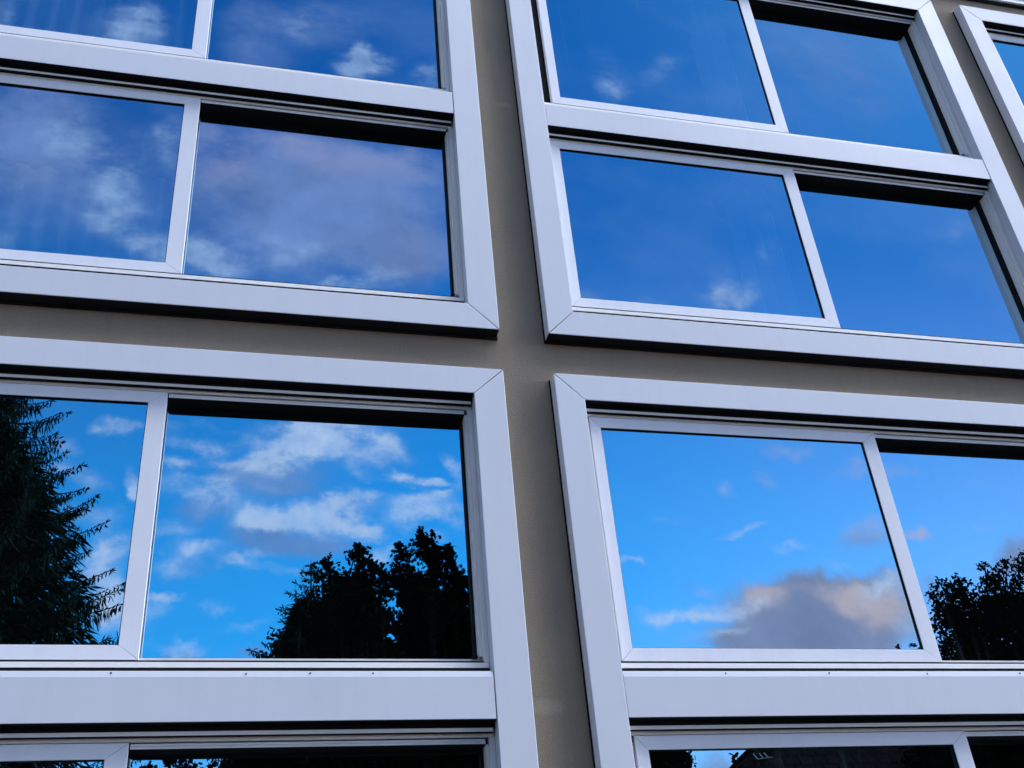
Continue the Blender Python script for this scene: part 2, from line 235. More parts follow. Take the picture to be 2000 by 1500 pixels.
tr = h.n('ShaderNodeBsdfTransparent'); tr.inputs['Color'].default_value = (.93, .97, .97, 1)
o = h.n('ShaderNodeOutputMaterial'); h.L.new(tr.outputs[0], o.inputs[0]); M['glass_in'] = mt
M['glass_edge'] = mat('glass_edge', (.02, .06, .06), .3)[0]
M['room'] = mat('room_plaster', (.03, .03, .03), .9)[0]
mt, h, b = mat('curtain_cloth', (.72, .74, .72), .9, .1); M['curtain'] = mt
bump(h, b, h.noise(pos(h), 600, 2, .5).outputs[0], .2, .001)

def leafmat(name, a, c2, rough=.6):
    mt, h, b = mat(name, a, rough, 0.0)
    rnd = h.n('ShaderNodeTexCoord').outputs['Object']
    k = h.noise(rnd, 2.1, 3, .6).outputs[0]
    h.put(b.inputs['Base Color'], h.mix(h.mapr(k, .35, .65, 0, 1), (*a, 1), (*c2, 1)))
    return mt
M['spruce'] = leafmat('spruce_needles', (.0015, .005, .0025), (.009, .020, .017))
M['maple'] = leafmat('maple_leaves', (.0012, .002, .001), (.002, .003, .0015))
M['oak'] = leafmat('oak_leaves', (.0015, .0025, .0012), (.0035, .0045, .0025))
mt, h, b = mat('bark', (.05, .04, .03), .95, .1); M['bark'] = mt
bk = h.noise(h.vec('MULTIPLY', obc(h), (8, 8, 1.2)), 3, 6, .7).outputs[0]
h.put(b.inputs['Base Color'], h.mix(bk, (.008, .007, .006, 1), (.03, .024, .019, 1))); bump(h, b, bk, .8, .03)
mt, h, b = mat('grass', (.03, .05, .02), .95, .1); M['grass'] = mt
P = pos(h)
h.put(b.inputs['Base Color'], h.mix(h.mapr(h.noise(P, 1.3, 6, .65).outputs[0], .35, .65, 0, 1), (.008, .014, .005, 1), (.018, .024, .009, 1)))
bump(h, b, h.noise(P, 60, 4, .7).outputs[0], .8, .03)
mt, h, b = mat('asphalt', (.045, .045, .048), .9, .2); M['asphalt'] = mt
P = pos(h)
h.put(b.inputs['Base Color'], h.mix(h.noise(P, 180, 3, .7).outputs[0], (.014, .014, .015, 1), (.032, .031, .030, 1)))
bump(h, b, h.noise(P, 220, 3, .7).outputs[0], .5, .004)
mt, h, b = mat('roof_tiles', (.03, .028, .028), .9, 0.0); M['tiles'] = mt
wv = h.n('ShaderNodeTexBrick'); h.put(wv.inputs['Vector'], h.n('ShaderNodeTexCoord').outputs['UV']); wv.inputs['Scale'].default_value = 1.0
wv.inputs['Color1'].default_value = (.006, .0055, .006, 1); wv.inputs['Color2'].default_value = (.009, .008, .008, 1)
wv.inputs['Mortar'].default_value = (.003, .003, .003, 1); wv.inputs['Brick Width'].default_value = .3; wv.inputs['Row Height'].default_value = .34
h.put(b.inputs['Base Color'], wv.outputs[0])
mt, h, b = mat('render_coat', (.30, .28, .25), .9, .2); M['house'] = mt
h.put(b.inputs['Base Color'], h.mix(h.noise(pos(h), 3, 5, .6).outputs[0], (.25, .23, .21, 1), (.36, .34, .31, 1)))
M['galv'] = mat('galvanised_steel', (.05, .10, .11), .6, .2, 0)[0]

# ------------------------------------------------------------------ mesh helpers
class MB:
    """collects polygons; build() links them as ONE mesh object"""
    def __init__(s): s.v = []; s.f = []; s.m = []
    def poly(s, pts, mi=0):
        k = len(s.v); s.v.extend(pts); s.f.append(tuple(range(k, k + len(pts)))); s.m.append(mi)
    def prism(s, prof, a, b, axis='x', mi=0):
        """profile of 2D points swept along an axis; x: profile (y,z); y: profile (x,z); z: profile (x,y)"""
        def P(p, t): return (t, p[0], p[1]) if axis == 'x' else ((p[0], t, p[1]) if axis == 'y' else (p[0], p[1], t))
        n = len(prof); k = len(s.v)
        s.v.extend([P(p, a) for p in prof]); s.v.extend([P(p, b) for p in prof])
        s.f.append(tuple(range(k, k + n))); s.f.append(tuple(range(k + 2 * n - 1, k + n - 1, -1)))
        for i in range(n):
            j = (i + 1) % n; s.f.append((k + j, k + i, k + n + i, k + n + j))
        s.m.extend([mi] * (n + 2))
    def box(s, x0, x1, y0, y1, z0, z1, mi=0):
        s.prism([(x0, z0), (x1, z0), (x1, z1), (x0, z1)], y0, y1, 'y', mi)
    def ring(s, ox0, oz0, ox1, oz1, ix0, iz0, ix1, iz1, y0, y1, g=.0012, mi=0, core=None):
        """mitred rectangular frame: four members with a hairline joint at each corner"""
        q = g * .5
        def mem(a, b, c2, d2): s.prism([a, b, c2, d2], y0, y1, 'y', mi)
        mem((ox0 + q * 2, oz0), (ox1 - q * 2, oz0), (ix1 - q, iz0), (ix0 + q, iz0))
        mem((ix0 + q, iz1), (ix1 - q, iz1), (ox1 - q * 2, oz1), (ox0 + q * 2, oz1))
        mem((ox0, oz0 + q * 2), (ix0, iz0 + q), (ix0, iz1 - q), (ox0, oz1 - q * 2))
        mem((ix1, iz0 + q), (ox1, oz0 + q * 2), (ox1, oz1 - q * 2), (ix1, iz1 - q))
        if core is not None:
            e = .004
            for (x0, x1, z0, z1) in ((ox0 + e, ox1 - e, oz0 + e, iz0 - e), (ox0 + e, ox1 - e, iz1 + e, oz1 - e),
                                     (ox0 + e, ix0 - e, iz0 - e, iz1 + e), (ix1 + e, ox1 - e, iz0 - e, iz1 + e)):
                s.box(x0, x1, y0 + .003, y1 - .003, z0, z1, core)
    def tube(s, pts, rad, n=6, mi=0):
        rings = []
        for i, p in enumerate(pts):
            p = Vector(p); a = Vector(pts[max(i - 1, 0)]); c2 = Vector(pts[min(i + 1, len(pts) - 1)])
            t = (c2 - a).normalized(); q = t.orthogonal().normalized(); r2 = t.cross(q)
            k = len(s.v); rr = rad[i] if isinstance(rad, (list, tuple)) else rad
            for j in range(n):
                th = 2 * math.pi * j / n; s.v.append(tuple(p + (q * math.cos(th) + r2 * math.sin(th)) * rr))
            rings.append(k)
        for i in range(len(rings) - 1):
            for j in range(n):
                j2 = (j + 1) % n
                s.f.append((rings[i] + j, rings[i] + j2, rings[i + 1] + j2, rings[i + 1] + j)); s.m.append(mi)
        s.f.append(tuple(range(rings[0], rings[0] + n))); s.f.append(tuple(range(rings[-1] + n - 1, rings[-1] - 1, -1))); s.m += [mi, mi]
    def mesh(s, name, mats, fix=True):
        me = bpy.data.meshes.new(name); me.from_pydata(s.v, [], s.f)
        for x in mats: me.materials.append(M[x])
        me.polygons.foreach_set('material_index', s.m)
        if fix:
            bm = bmesh.new(); bm.from_mesh(me); bmesh.ops.recalc_face_normals(bm, faces=bm.faces); bm.to_mesh(me); bm.free()
        me.update(); return me
    def build(s, name, mats, parent=None, loc=(0, 0, 0), bev=0, fix=True):
        return link(name, s.mesh(name, mats, fix), parent, loc, bev)
def link(name, me, parent=None, loc=(0, 0, 0), bev=0):
    o = bpy.data.objects.new(name, me); COL.objects.link(o); o.location = loc
    if parent: o.parent = parent
    if bev:
        b = o.modifiers.new('bevel', 'BEVEL'); b.width = bev; b.segments = 2; b.limit_method = 'ANGLE'; b.angle_limit = R(40); b.harden_normals = False
    return o
def tag(o, label=None, cat=None, group=None, kind=None):
    for k, q in (('label', label), ('category', cat), ('group', group), ('kind', kind)):
        if q: o[k] = q
    return o
def empty(name, loc):
    o = bpy.data.objects.new(name, None); COL.objects.link(o); o.location = loc; o.empty_display_size = .3; return o

# ------------------------------------------------------------------ ground
g = MB(); g.poly([(-400, -400, 0), (400, -400, 0), (400, 400, 0), (-400, 400, 0)])
tag(g.build('ground', ['grass']), kind='structure')
g = MB(); g.poly([(-60, -7.5, .004), (60, -7.5, .004), (60, .2, .004), (-60, .2, .004)])
tag(g.build('pavement', ['asphalt']), kind='structure')

# ------------------------------------------------------------------ the building
UX = [-5.301, -1.966, 1.376, 4.704]          # left edges of the window units
UW = 3.101                                    # unit width
WALLY = .070
IX0, IX1 = .137, 2.957                        # clear opening inside the surround
# per storey: outer bottom, outer top, [ (opening bottom, opening top, lip) ]  heights above the eye
UP = dict(z0=3.0172, z1=6.185, win=[(3.1586, 4.4475, 0), (4.616, 6.046, 0)])
LO = dict(z0=-.245, z1=2.7889, win=[(-.105, 1.1906, 0), (1.352, 2.6515, 1)])
BX0, BX1, ROOF = -9.0, 12.5, 6.385

bld = empty('office_building', (0, WALLY, 0))
tag(bld, 'two storey taupe rendered building with a grid of white framed sliding windows reflecting sky', 'building')
def T(z): return z + EYE
wm = MB()
def wbox(x0, x1, z0, z1): wm.box(x0, x1, 0, .30, z0, z1)
e = .012
rows = [(0, T(LO['z0'] + e), None), (T(LO['z0'] + e), T(LO['z1'] - e), 1), (T(LO['z1'] - e), T(UP['z0'] + e), None),
        (T(UP['z0'] + e), T(UP['z1'] - e), 1), (T(UP['z1'] - e), T(ROOF), None)]
for (z0, z1, o_) in rows:
    if o_ is None: wbox(BX0, BX1, z0, z1); continue
    x = BX0
    for ux in UX: wbox(x, ux + e, z0, z1); x = ux + UW - e
    wbox(x, BX1, z0, z1)
wall = wm.build('wall', ['wall'], bld)
# rooms behind the glass: floors, back wall, ends, ceiling
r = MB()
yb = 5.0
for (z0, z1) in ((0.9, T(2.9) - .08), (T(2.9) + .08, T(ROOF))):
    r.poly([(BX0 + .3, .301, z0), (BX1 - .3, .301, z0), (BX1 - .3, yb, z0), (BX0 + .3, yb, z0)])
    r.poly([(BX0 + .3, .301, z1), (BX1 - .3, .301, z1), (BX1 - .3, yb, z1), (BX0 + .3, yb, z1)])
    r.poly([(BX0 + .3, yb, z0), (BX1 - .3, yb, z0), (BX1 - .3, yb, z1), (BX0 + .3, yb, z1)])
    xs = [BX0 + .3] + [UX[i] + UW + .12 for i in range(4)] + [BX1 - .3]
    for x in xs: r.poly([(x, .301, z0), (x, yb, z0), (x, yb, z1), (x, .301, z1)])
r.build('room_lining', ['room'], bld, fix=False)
r = MB(); r.box(BX0, BX1, 5.05, 5.3, 0, T(ROOF)); r.box(BX0, BX0 + .25, .31, 5.04, 0, T(ROOF)); r.box(BX1 - .25, BX1, .31, 5.04, 0, T(ROOF))
r.build('side_wall', ['wall'], bld)
r = MB(); r.box(BX0 - .05, BX1 + .05, .02, 5.35, T(ROOF) + .004, T(ROOF) + .25); r.build('flat_roof', ['black'], bld)
r = MB()
z = T(ROOF)
r.prism([(-.034, z - .008), (-.001, z - .008), (-.001, z + .045), (-.034, z + .045)], BX0 - .06, BX1 + .06, 'x')
r.prism([(-.046, z + .050), (.02, z + .050), (.02, z + .2), (-.046, z + .2)], BX0 - .06, BX1 + .06, 'x')
r.prism([(-.028, z + .042), (.0, z + .042), (.0, z + .053), (-.028, z + .053)], BX0 - .06, BX1 + .06, 'x', 1)
r.prism([(-.022, z - .026), (-.001, z - .026), (-.001, z - .0085), (-.022, z - .0085)], BX0 - .06, BX1 + .06, 'x', 1)  # black strip painting the shadow line below the coping
r.build('roof_coping', ['coping', 'black'], bld, bev=.003)

CACHE = {}
def cached(key, fn):
    if key not in CACHE: CACHE[key] = fn()
    return CACHE[key]
SX0, SX1, SGX0, SGX1 = .166, 1.643, .217, 1.569       # sash outer and glass edges
def f_surround(st):
    s = MB(); wb = st['win']
    s.ring(0, st['z0'], UW, st['z1'], IX0, wb[0][0], IX1, wb[-1][1], 0, .105, g=.0026, mi=0, core=1)
    return s.mesh('surround', ['paint', 'black'])
def f_seal(st):  # joint seals, plus a black sheet painting shade under the frame
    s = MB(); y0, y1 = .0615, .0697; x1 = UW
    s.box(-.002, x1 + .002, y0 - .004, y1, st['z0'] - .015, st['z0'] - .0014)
    s.box(.0015, x1 - .0015, .0025, y1, st['z0'] - .0013, st['z0'] - .0003)  # black sheet painting the shade on the frame's underside
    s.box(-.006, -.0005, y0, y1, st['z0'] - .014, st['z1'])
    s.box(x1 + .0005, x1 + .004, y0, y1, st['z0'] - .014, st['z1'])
    return s.mesh('joint_seal_and_shade', ['black'])
def f_transom(st):
    s = MB(); a, b = st['win'][0][1], st['win'][1][0]
    if st['win'][1][2]:
        prof = [(.0015, a), (.0015, b), (.006, b + .024), (.056, b + .024), (.056, a + .001), (.042, a)]
    else:
        prof = [(.0015, a), (.0015, b - .004), (.0055, b), (.056, b), (.056, a + .001), (.042, a)]
    s.prism(prof, IX0 + .002, IX1 - .0035, 'x')
    return s.mesh('transom', ['paint'])
def f_track(zb, zt, lip):
    """head track strips, bottom track, right jamb strips"""
    s = MB(); a, b = IX0 + .004, IX1 - .003
    # head: front strip, second strip, then the rail over the fixed pane
    s.box(a, b - .006, .0410, .0605, zt - .0360, zt - .0212)
    s.box(a, b, .0615, .1000, zt - .0506, zt - .0368)
    s.box(1.648, 2.921, .0700, .1000, zt - .0640, zt - .0548)
    s.box(1.648, 2.921, .0685, .1000, zt - .0740, zt - .0654)
    # bottom: front track and the rear lip the fixed pane stands on
    s.box(a, b, .0560, .0960, zb + .0540, zb + .0745)
    s.box(a, b, .0990, .1360, zb + .0400, zb + .1040)
    # right jamb
    s.box(2.934, IX1 - .0006, .0600, .0990, zb + .0770, zt - .0512)
    s.box(2.922, 2.9335, .0730, .1310, zb + .1045, zt - .0745)
    return s.mesh('track', ['track'])
def f_gasket_and_shade(zb, zt, lip):  # gaskets and brushes, plus black sheets painting shade under soffit and rails
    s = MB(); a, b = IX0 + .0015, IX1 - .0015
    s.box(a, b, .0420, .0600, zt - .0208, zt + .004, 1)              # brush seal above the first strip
    s.box(a + .001, b - .001, .0025, .0418, zt - .0012, zt - .0004, 0)   # black sheet painting the shade under the soffit
    s.box(a + .001, b - .0075, .0415, .0613, zt - .0366, zt - .0361, 0)  # black sheet painting the shade under the first strip
    s.box(1.648, 2.921, .0690, .1000, zt - .0750, zt - .0742, 0)  # same painted shade under the rail over the fixed pane
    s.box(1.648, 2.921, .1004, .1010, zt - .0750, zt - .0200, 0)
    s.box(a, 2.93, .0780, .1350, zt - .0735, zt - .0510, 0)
    s.box(a, b, .1012, .1700, zt - .0733, zt - .0200, 0)  # soffit behind the rails, its shade put in as black
    s.box(a, b, .0585, .0950, zb + .002, zb + .0535, 0)  # black fill painting the shadow gap below the front track
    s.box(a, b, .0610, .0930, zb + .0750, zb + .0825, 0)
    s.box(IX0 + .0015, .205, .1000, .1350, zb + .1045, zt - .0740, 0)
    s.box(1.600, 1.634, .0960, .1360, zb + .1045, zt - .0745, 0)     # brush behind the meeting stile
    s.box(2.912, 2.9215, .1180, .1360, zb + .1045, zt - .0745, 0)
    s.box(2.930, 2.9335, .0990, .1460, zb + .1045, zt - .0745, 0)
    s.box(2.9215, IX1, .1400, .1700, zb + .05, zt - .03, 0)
    return s.mesh('gasket_and_shade', ['black', 'brush'])
def f_sash(zb, zt):
    s = MB()
    s.ring(SX0, zb + .0835, SX1, zt - .0540, SGX0, zb + .139, SGX1, zt - .1085, .0600, .0940, g=.0009, mi=0, core=1)
    q = .0025
    s.ring(SGX0 + .0003, zb + .1393, SGX1 - .0003, zt - .1088, SGX0 + q, zb + .139 + q, SGX1 - q, zt - .1085 - q, .0625, .0745, g=0, mi=1)
    return s.mesh('sash', ['sash', 'black'])
def f_pane(wd, ht):
    s = MB(); x, z2 = wd / 2, ht / 2
    s.poly([(-x, 0, -z2), (x, 0, -z2), (x, 0, z2), (-x, 0, z2)], 0)
    s.poly([(-x, .006, z2), (x, .006, z2), (x, .006, -z2), (-x, .006, -z2)], 1)
    for a, b in (((-x, -z2), (x, -z2)), ((x, -z2), (x, z2)), ((x, z2), (-x, z2)), ((-x, z2), (-x, -z2))):
        s.poly([(a[0], 0, a[1]), (b[0], 0, b[1]), (b[0], .006, b[1]), (a[0], .006, a[1])][::-1], 2)
    return s.mesh('pane', ['glass', 'glass_in', 'glass_edge'], fix=False)
def f_stop():
    s = MB(); pts = []
    n = 10
    prof = [(math.cos(math.pi * i / (n - 1)) * .011, math.sin(math.pi * i / (n - 1)) * .010) for i in range(n)]
    s.prism([(p[0], p[1]) for p in prof], -.02, .02, 'y')
    return s.mesh('rubber_stop', ['black'])
def f_screw():
    s = MB(); n = 10
    s.prism([(math.cos(2 * math.pi * i / n) * .0033, math.sin(2 * math.pi * i / n) * .0033) for i in range(n)], -.002, .004, 'y')
    return s.mesh('screw', ['screw'])
rt = random.Random(5)
# small errors of each pane's plumb, as real glazing has (degrees about z, about x)
def unit(ix, st, shift=(0, 0), tilt=None, label=None):
    key = 'UP' if st is UP else 'LO'
    o = link('window', cached(key + 'sur', lambda: f_surround(st)), bld, (UX[ix], -WALLY, EYE), bev=.0022)
    if label: o['label'] = label
    link('joint_seal_and_shade', cached(key + 'seal', lambda: f_seal(st)), o)
    link('transom', cached(key + 'tr', lambda: f_transom(st)), o, bev=.0014)
    for wi, (zb, zt, lip) in enumerate(st['win']):
        k2 = key + str(wi)
        link('track', cached(k2 + 'trk', lambda: f_track(zb, zt, lip)), o, bev=.0009)
        link('gasket_and_shade', cached(k2 + 'gsk', lambda: f_gasket_and_shade(zb, zt, lip)), o)
        link('sash', cached(k2 + 'sash', lambda: f_sash(zb, zt)), o, (shift[wi], 0, 0), bev=.0016)
        gw, gh = SGX1 - SGX0 + .012, (zt - .1085) - (zb + .139) + .012
        p = link('glass_pane', cached(k2 + 'gp', lambda: f_pane(gw, gh)), o, ((SGX0 + SGX1) / 2 + shift[wi], .0720, (zb + zt + .0305) / 2))
        fx0, fx1, fz0, fz1 = 1.590, 2.930, zb + .085, zt - .060
        q = link('glass_pane', cached(k2 + 'gq', lambda: f_pane(fx1 - fx0, fz1 - fz0)), o, ((fx0 + fx1) / 2, .1370, (fz0 + fz1) / 2))
        t4 = tilt[wi] if tilt else tuple(rt.uniform(-.08, .08) for _ in range(4))
        p.rotation_euler = (R(t4[0]), 0, R(t4[1])); q.rotation_euler = (R(t4[2]), 0, R(t4[3]))
        link('rubber_stop', cached('stop', f_stop), o, (2.905, .095, zb + .1035))
    return o
TL = TILTS
u_ = {}
u_['U0'] = unit(0, UP); u_['U1'] = unit(1, UP, shift=(0, .002), tilt=TL['A']); u_['U2'] = unit(2, UP, shift=(-.006, .043), tilt=TL['B'])
u_['U3'] = unit(3, UP); u_['L0'] = unit(0, LO); u_['L1'] = unit(1, LO, shift=(0, 0), tilt=TL['D'])
u_['L2'] = unit(2, LO, shift=(.006, 0), tilt=TL['E']); u_['L3'] = unit(3, LO)
for key, xs in (('L1', (.65, 1.561, 2.028, 2.259, 2.491)), ('L2', (.581, 1.047, 1.510, 1.970, 2.43)), ('L0', (.6, 1.06, 1.52, 1.98, 2.44)), ('L3', (.6, 1.06, 1.52, 1.98, 2.44))):
    for k, x in enumerate(xs):
        s_ = link('screw', cached('screw', f_screw), u_[key], (x, .0036, LO['win'][1][0] + .0140 + .002 * math.sin(k * 2.3)))
        s_.rotation_euler = (R(-14), 0, 0)

# ------------------------------------------------------------------ curtains behind some panes
def curtain(x0, x1, z0, z1, y, label, amp=.02, pitch=.11, seed=1, group=None):
    rr = random.Random(seed); s = MB(); n = int((x1 - x0) / .012); prev = None; ph = 0
    for i in range(n + 1):
        x = x0 + (x1 - x0) * i / n; ph += .012 / pitch * 2 * math.pi * rr.uniform(.7, 1.3)
        yy = y + amp * math.sin(ph) + rr.uniform(-.002, .002)
        cur = (x, yy)
        if prev:
            s.poly([(prev[0], prev[1], z0), (cur[0], cur[1], z0), (cur[0], cur[1], z1), (prev[0], prev[1], z1)])
            s.poly([(prev[0], prev[1] + .003, z1), (cur[0], cur[1] + .003, z1), (cur[0], cur[1] + .003, z0), (prev[0], prev[1] + .003, z0)])
        prev = cur
    o = s.build('curtain', ['curtain'], None, fix=False)
    return tag(o, label, 'curtain')
curtain(-1.75, -.36, T(4.70), T(6.02), .215, 'pleated pale net curtain behind the sliding sash of the top left window', seed=3)
curtain(-1.75, -.36, T(3.24), T(3.95), .215, 'pale half height net curtain behind the left sash just below the top left window', seed=4)
curtain(2.66, 2.92, T(4.70), T(6.02), .19, 'narrow pale curtain bunched beside the middle stile of the top right window', amp=.03, pitch=.08, seed=5)

curtain(2.60, 2.90, T(3.24), T(4.38), .19, 'narrow pale curtain behind the lower sash of the upper right window, beside its middle stile', amp=.03, pitch=.09, seed=6)

# ------------------------------------------------------------------ trees across the road (seen in the glass)
def leaf_cloud(blobs, T0, seed, dens=1250, size=(.10, .17), star=True, spread=1.0):
    rr = random.Random(seed); s = MB(); dy0 = 4.274 + T0
    cells = []
    for (x, z, rad) in blobs:
        cells.append((x, -T0, z, rad))
        if rad > .62:
            for off in (-1.4 * spread, 1.1 * spread, -2.6 * spread):
                k = (dy0 + off) / dy0
                cells.append((x * k + rr.uniform(-.15, .15), -(T0 + off), (z - EYE) * k + EYE - .25 * abs(off) * .5, rad * (1 - .1 * abs(off) / spread)))
    for (x, y, z, rad) in cells:
        n = max(14, int(dens * rad * rad)); nsub = max(2, int(26 * rad * rad) + 3)
        subs = []
        for _ in range(nsub):
            dvec = Vector((rr.gauss(0, 1), rr.gauss(0, 1), rr.gauss(0, 1))).normalized() * rad * (rr.random() ** .45)
            subs.append(dvec)
        sig = min(.13, rad * .28)
        for _ in range(n):
            if rr.random() < .72: c0 = rr.choice(subs) * .93 + Vector((rr.gauss(0, sig), rr.gauss(0, sig), rr.gauss(0, sig * .8)))
            else: c0 = Vector((rr.gauss(0, 1), rr.gauss(0, 1), rr.gauss(0, 1))).normalized() * rad * .85 * (rr.random() ** .4)
            c0 = c0 + Vector((x, y, z)); sz = rr.uniform(*size)
            nrm = Vector((rr.gauss(0, 1), rr.gauss(0, 1), rr.gauss(.3, 1))).normalized()
            a = nrm.orthogonal().normalized(); a = Matrix.Rotation(rr.uniform(0, 6.28), 3, nrm) @ a; b = nrm.cross(a)
            if star:
                pr = ((.0, -.5), (.18, -.16), (.5, -.2), (.26, .08), (.34, .36), (.0, .6), (-.34, .36), (-.26, .08), (-.5, -.2), (-.18, -.16))
            else:
                pr = ((0, -.5), (.2, -.25), (.24, .12), (.1, .42), (-.1, .42), (-.24, .12), (-.2, -.25))
            s.poly([tuple(c0 + a * (p[0] * sz) + b * (p[1] * sz) + nrm * (.10 * sz * abs(p[0]))) for p in pr])
    return s
def broadleaf(name, label, blobs, T0, trunk_x, trunk_r, seed, mt, cat='tree', group=None, **kw):
    root = empty(name, (trunk_x, -T0 - .5, 0)); tag(root, label, cat, group)
    s = leaf_cloud(blobs, T0, seed, **kw)
    s.v = [(p[0] - trunk_x, p[1] + T0 + .5, p[2]) for p in s.v]
    s.build('crown', [mt], root, fix=False)
    t = MB(); rr = random.Random(seed + 1)
    top = max(b[1] for b in blobs); H = top * .8
    cx = sum(b[0] * b[2] for b in blobs) / sum(b[2] for b in blobs) - trunk_x
    pts = [(cx * (i / 8) ** 1.5 + rr.uniform(-.06, .06), rr.uniform(-.06, .06), H * i / 8) for i in range(9)]
    t.tube(pts, [trunk_r * (1 - .85 * i / 8) * (1.35 if i == 0 else 1) for i in range(9)], 10)
    for (x, z, rad) in blobs:
        if rad < .3 and rr.random() < .35: continue
        zt = max(1.8, z - rr.uniform(1.2, 2.6)); i = min(7, zt / H * 8); j = int(min(i, 7)); f = i - j
        p0 = Vector(pts[j]).lerp(Vector(pts[min(j + 1, 8)]), min(f, 1)); p1 = Vector((x - trunk_x, .5, z))
        mid = p0.lerp(p1, .5) + Vector((0, 0, -.2)) + Vector((rr.uniform(-.1, .1), rr.uniform(-.2, .2), 0))
        t.tube([tuple(p0), tuple(mid), tuple(p1)], [.06, .04, .012], 5)
    t.build('trunk', ['bark'], root)
    return root
broadleaf('maple_tree', 'dark lumpy maple left of the taller one mirrored in the lower left window', MAPLE_A, 22, 2.9, .22, 11, 'maple', 'tree', 'broadleaved trees mirrored in the windows')
broadleaf('maple_tree', 'tallest dark maple mirrored at the right end of the lower left window', MAPLE_B, 24, 6.2, .28, 12, 'maple', 'tree', 'broadleaved trees mirrored in the windows')
broadleaf('oak_tree', 'dark spreading small leaved tree mirrored at the right edge of the lower right window', OAK, 15, 16.8, .3, 13, 'oak', 'tree', 'broadleaved trees mirrored in the windows', dens=2800, size=(.07, .12), star=False)

def conifer(name, label, x0, y0, top, base, prof, seed, whorl=.42, per=9, lean=(0, 0), droop=.5, fine=1.0, inner=20000, gap=1.0):
    """prof(h) gives the branch length at depth h below the tip"""
    rr = random.Random(seed); s = MB(); t = MB()
    root = empty(name, (x0, y0, 0)); tag(root, label, 'tree')
    N = 14
    t.tube([(lean[0] * i / N, lean[1] * i / N, top * i / N) for i in range(N + 1)], [.26 * (1 - i / N) * (1.3 if i == 0 else 1) + .012 for i in range(N + 1)], 9)
    def sprig(p, dirv, L, wdt):
        dirv = dirv.normalized(); side = dirv.cross(Vector((rr.gauss(0, 1), rr.gauss(0, 1), rr.gauss(0, 1)))).normalized()
        e1 = p + dirv * L; m1 = p + dirv * (L * .45)
        s.poly([tuple(p), tuple(m1 + side * wdt), tuple(e1), tuple(m1 - side * wdt)])
    h = .12
    while h < top - base:
        L0 = prof(h); n = max(4, int(per * min(1, .35 + L0 / 3)))
        a0 = rr.uniform(0, 6.28)
        for k in range(n):
            az = a0 + 2 * math.pi * k / n + rr.uniform(-.25, .25)
            L = L0 * rr.uniform(.72, 1.16); z0 = top - h + rr.uniform(-.15, .15)
            hd = Vector((math.cos(az), math.sin(az), 0)); steps = max(4, int(L / (.085 / fine)))
            bx = lean[0] * z0 / top; by = lean[1] * z0 / top; pts = []
            for i in range(steps + 1):
                f = i / steps
                zz = z0 + L * (.10 * f - droop * f + (droop * 1.02) * f ** 2.4)
                pts.append(Vector((bx, by, 0)) + hd * (L * f) + Vector((0, 0, zz)))
            idx = list(range(0, steps + 1, max(1, steps // 5)))
            t.tube([tuple(pts[i]) for i in idx], [max(.006, .035 * (1 - i / (steps + 1)) * (L / 2.5)) for i in idx], 4)
            sd = hd.cross(Vector((0, 0, 1)))
            for i in range(1, steps + 1):
                f = i / steps; p = pts[i]; tdir = (pts[i] - pts[i - 1]).normalized()
                hang = (.18 + .42 * math.sin(min(1, f * 1.1) * math.pi) ** .8) * min(1, L / 1.6) * rr.uniform(.5, 1.15)
                for _ in range(5):
                    sprig(p + sd * rr.uniform(-.10, .10), Vector((rr.gauss(0, .22), rr.gauss(0, .22), -1)) + tdir * .15, hang, .012 + .012 * rr.random())
                for sg in (-1, 1):
                    sprig(p, sd * sg + tdir * rr.uniform(.5, 1.1) + Vector((0, 0, rr.uniform(-.35, .25))), (.12 + .30 * (1 - f)) * rr.uniform(.6, 1.2) * min(1, .4 + L / 2.5), .015)
                    if rr.random() < .6: sprig(p + sd * sg * .12, Vector((rr.gauss(0, .3), rr.gauss(0, .3), -1)), hang * .8, .014)
                if rr.random() < .8: sprig(p, tdir + Vector((rr.gauss(0, .3), rr.gauss(0, .3), .35)), .14, .018)
            for _ in range(4): sprig(pts[-1], hd + Vector((rr.gauss(0, .45), rr.gauss(0, .45), rr.gauss(.3, .35))), .16, .016)
        h += whorl * rr.uniform(.75, 1.2)
    # dense inner boughs
    nin = int(inner * (top - base) / 10)
    for _ in range(nin):
        hh = rr.uniform(gap, top - base); L0 = prof(hh) * (.24 + .60 * min(1, hh / 5.0)) * rr.random() ** .45; az = rr.uniform(0, 6.28)
        p = Vector((lean[0] * (top - hh) / top + math.cos(az) * L0, math.sin(az) * L0, top - hh))
        sprig(p, Vector((math.cos(az), math.sin(az), rr.uniform(-1.2, -.1))), rr.uniform(.25, .5), .034)
    for _ in range(30): sprig(Vector((lean[0], lean[1], top - rr.uniform(0, .4))), Vector((rr.gauss(0, .5), rr.gauss(0, .5), 1)), .16, .015)
    s.build('crown', ['spruce'], root, fix=False); t.build('trunk', ['bark'], root)
    return root
TIERS = [(0, .15), (1.0, .8), (1.7, 2.35), (2.2, 1.65), (2.9, 1.7), (3.7, 2.8), (4.2, 2.35), (4.9, 3.3), (5.6, 2.6), (6.4, 3.9), (7.0, 3.5), (7.6, 4.1), (8.4, 3.7), (10, 4.0), (15, 4.2)]
def prof_spruce(h):
    for (a, p), (b, q) in zip(TIERS, TIERS[1:]):
        if h <= b: return p + (q - p) * (h - a) / (b - a)
    return 4.0
def prof_small(h): return .12 + .42 * h
conifer('spruce_tree', 'tall shaggy spruce with drooping branches mirrored in the lower left sliding sash', -6.15, -20, 18.0, 4.0, prof_spruce, 21, whorl=.48, per=17, droop=.40, gap=2.3)
conifer('spruce_tree', 'small pointed conifer at the left foot of the mirrored maples', 1.85, -21, 13.0, 5.0, prof_small, 22, whorl=.22, per=9, droop=.25, fine=1.3)

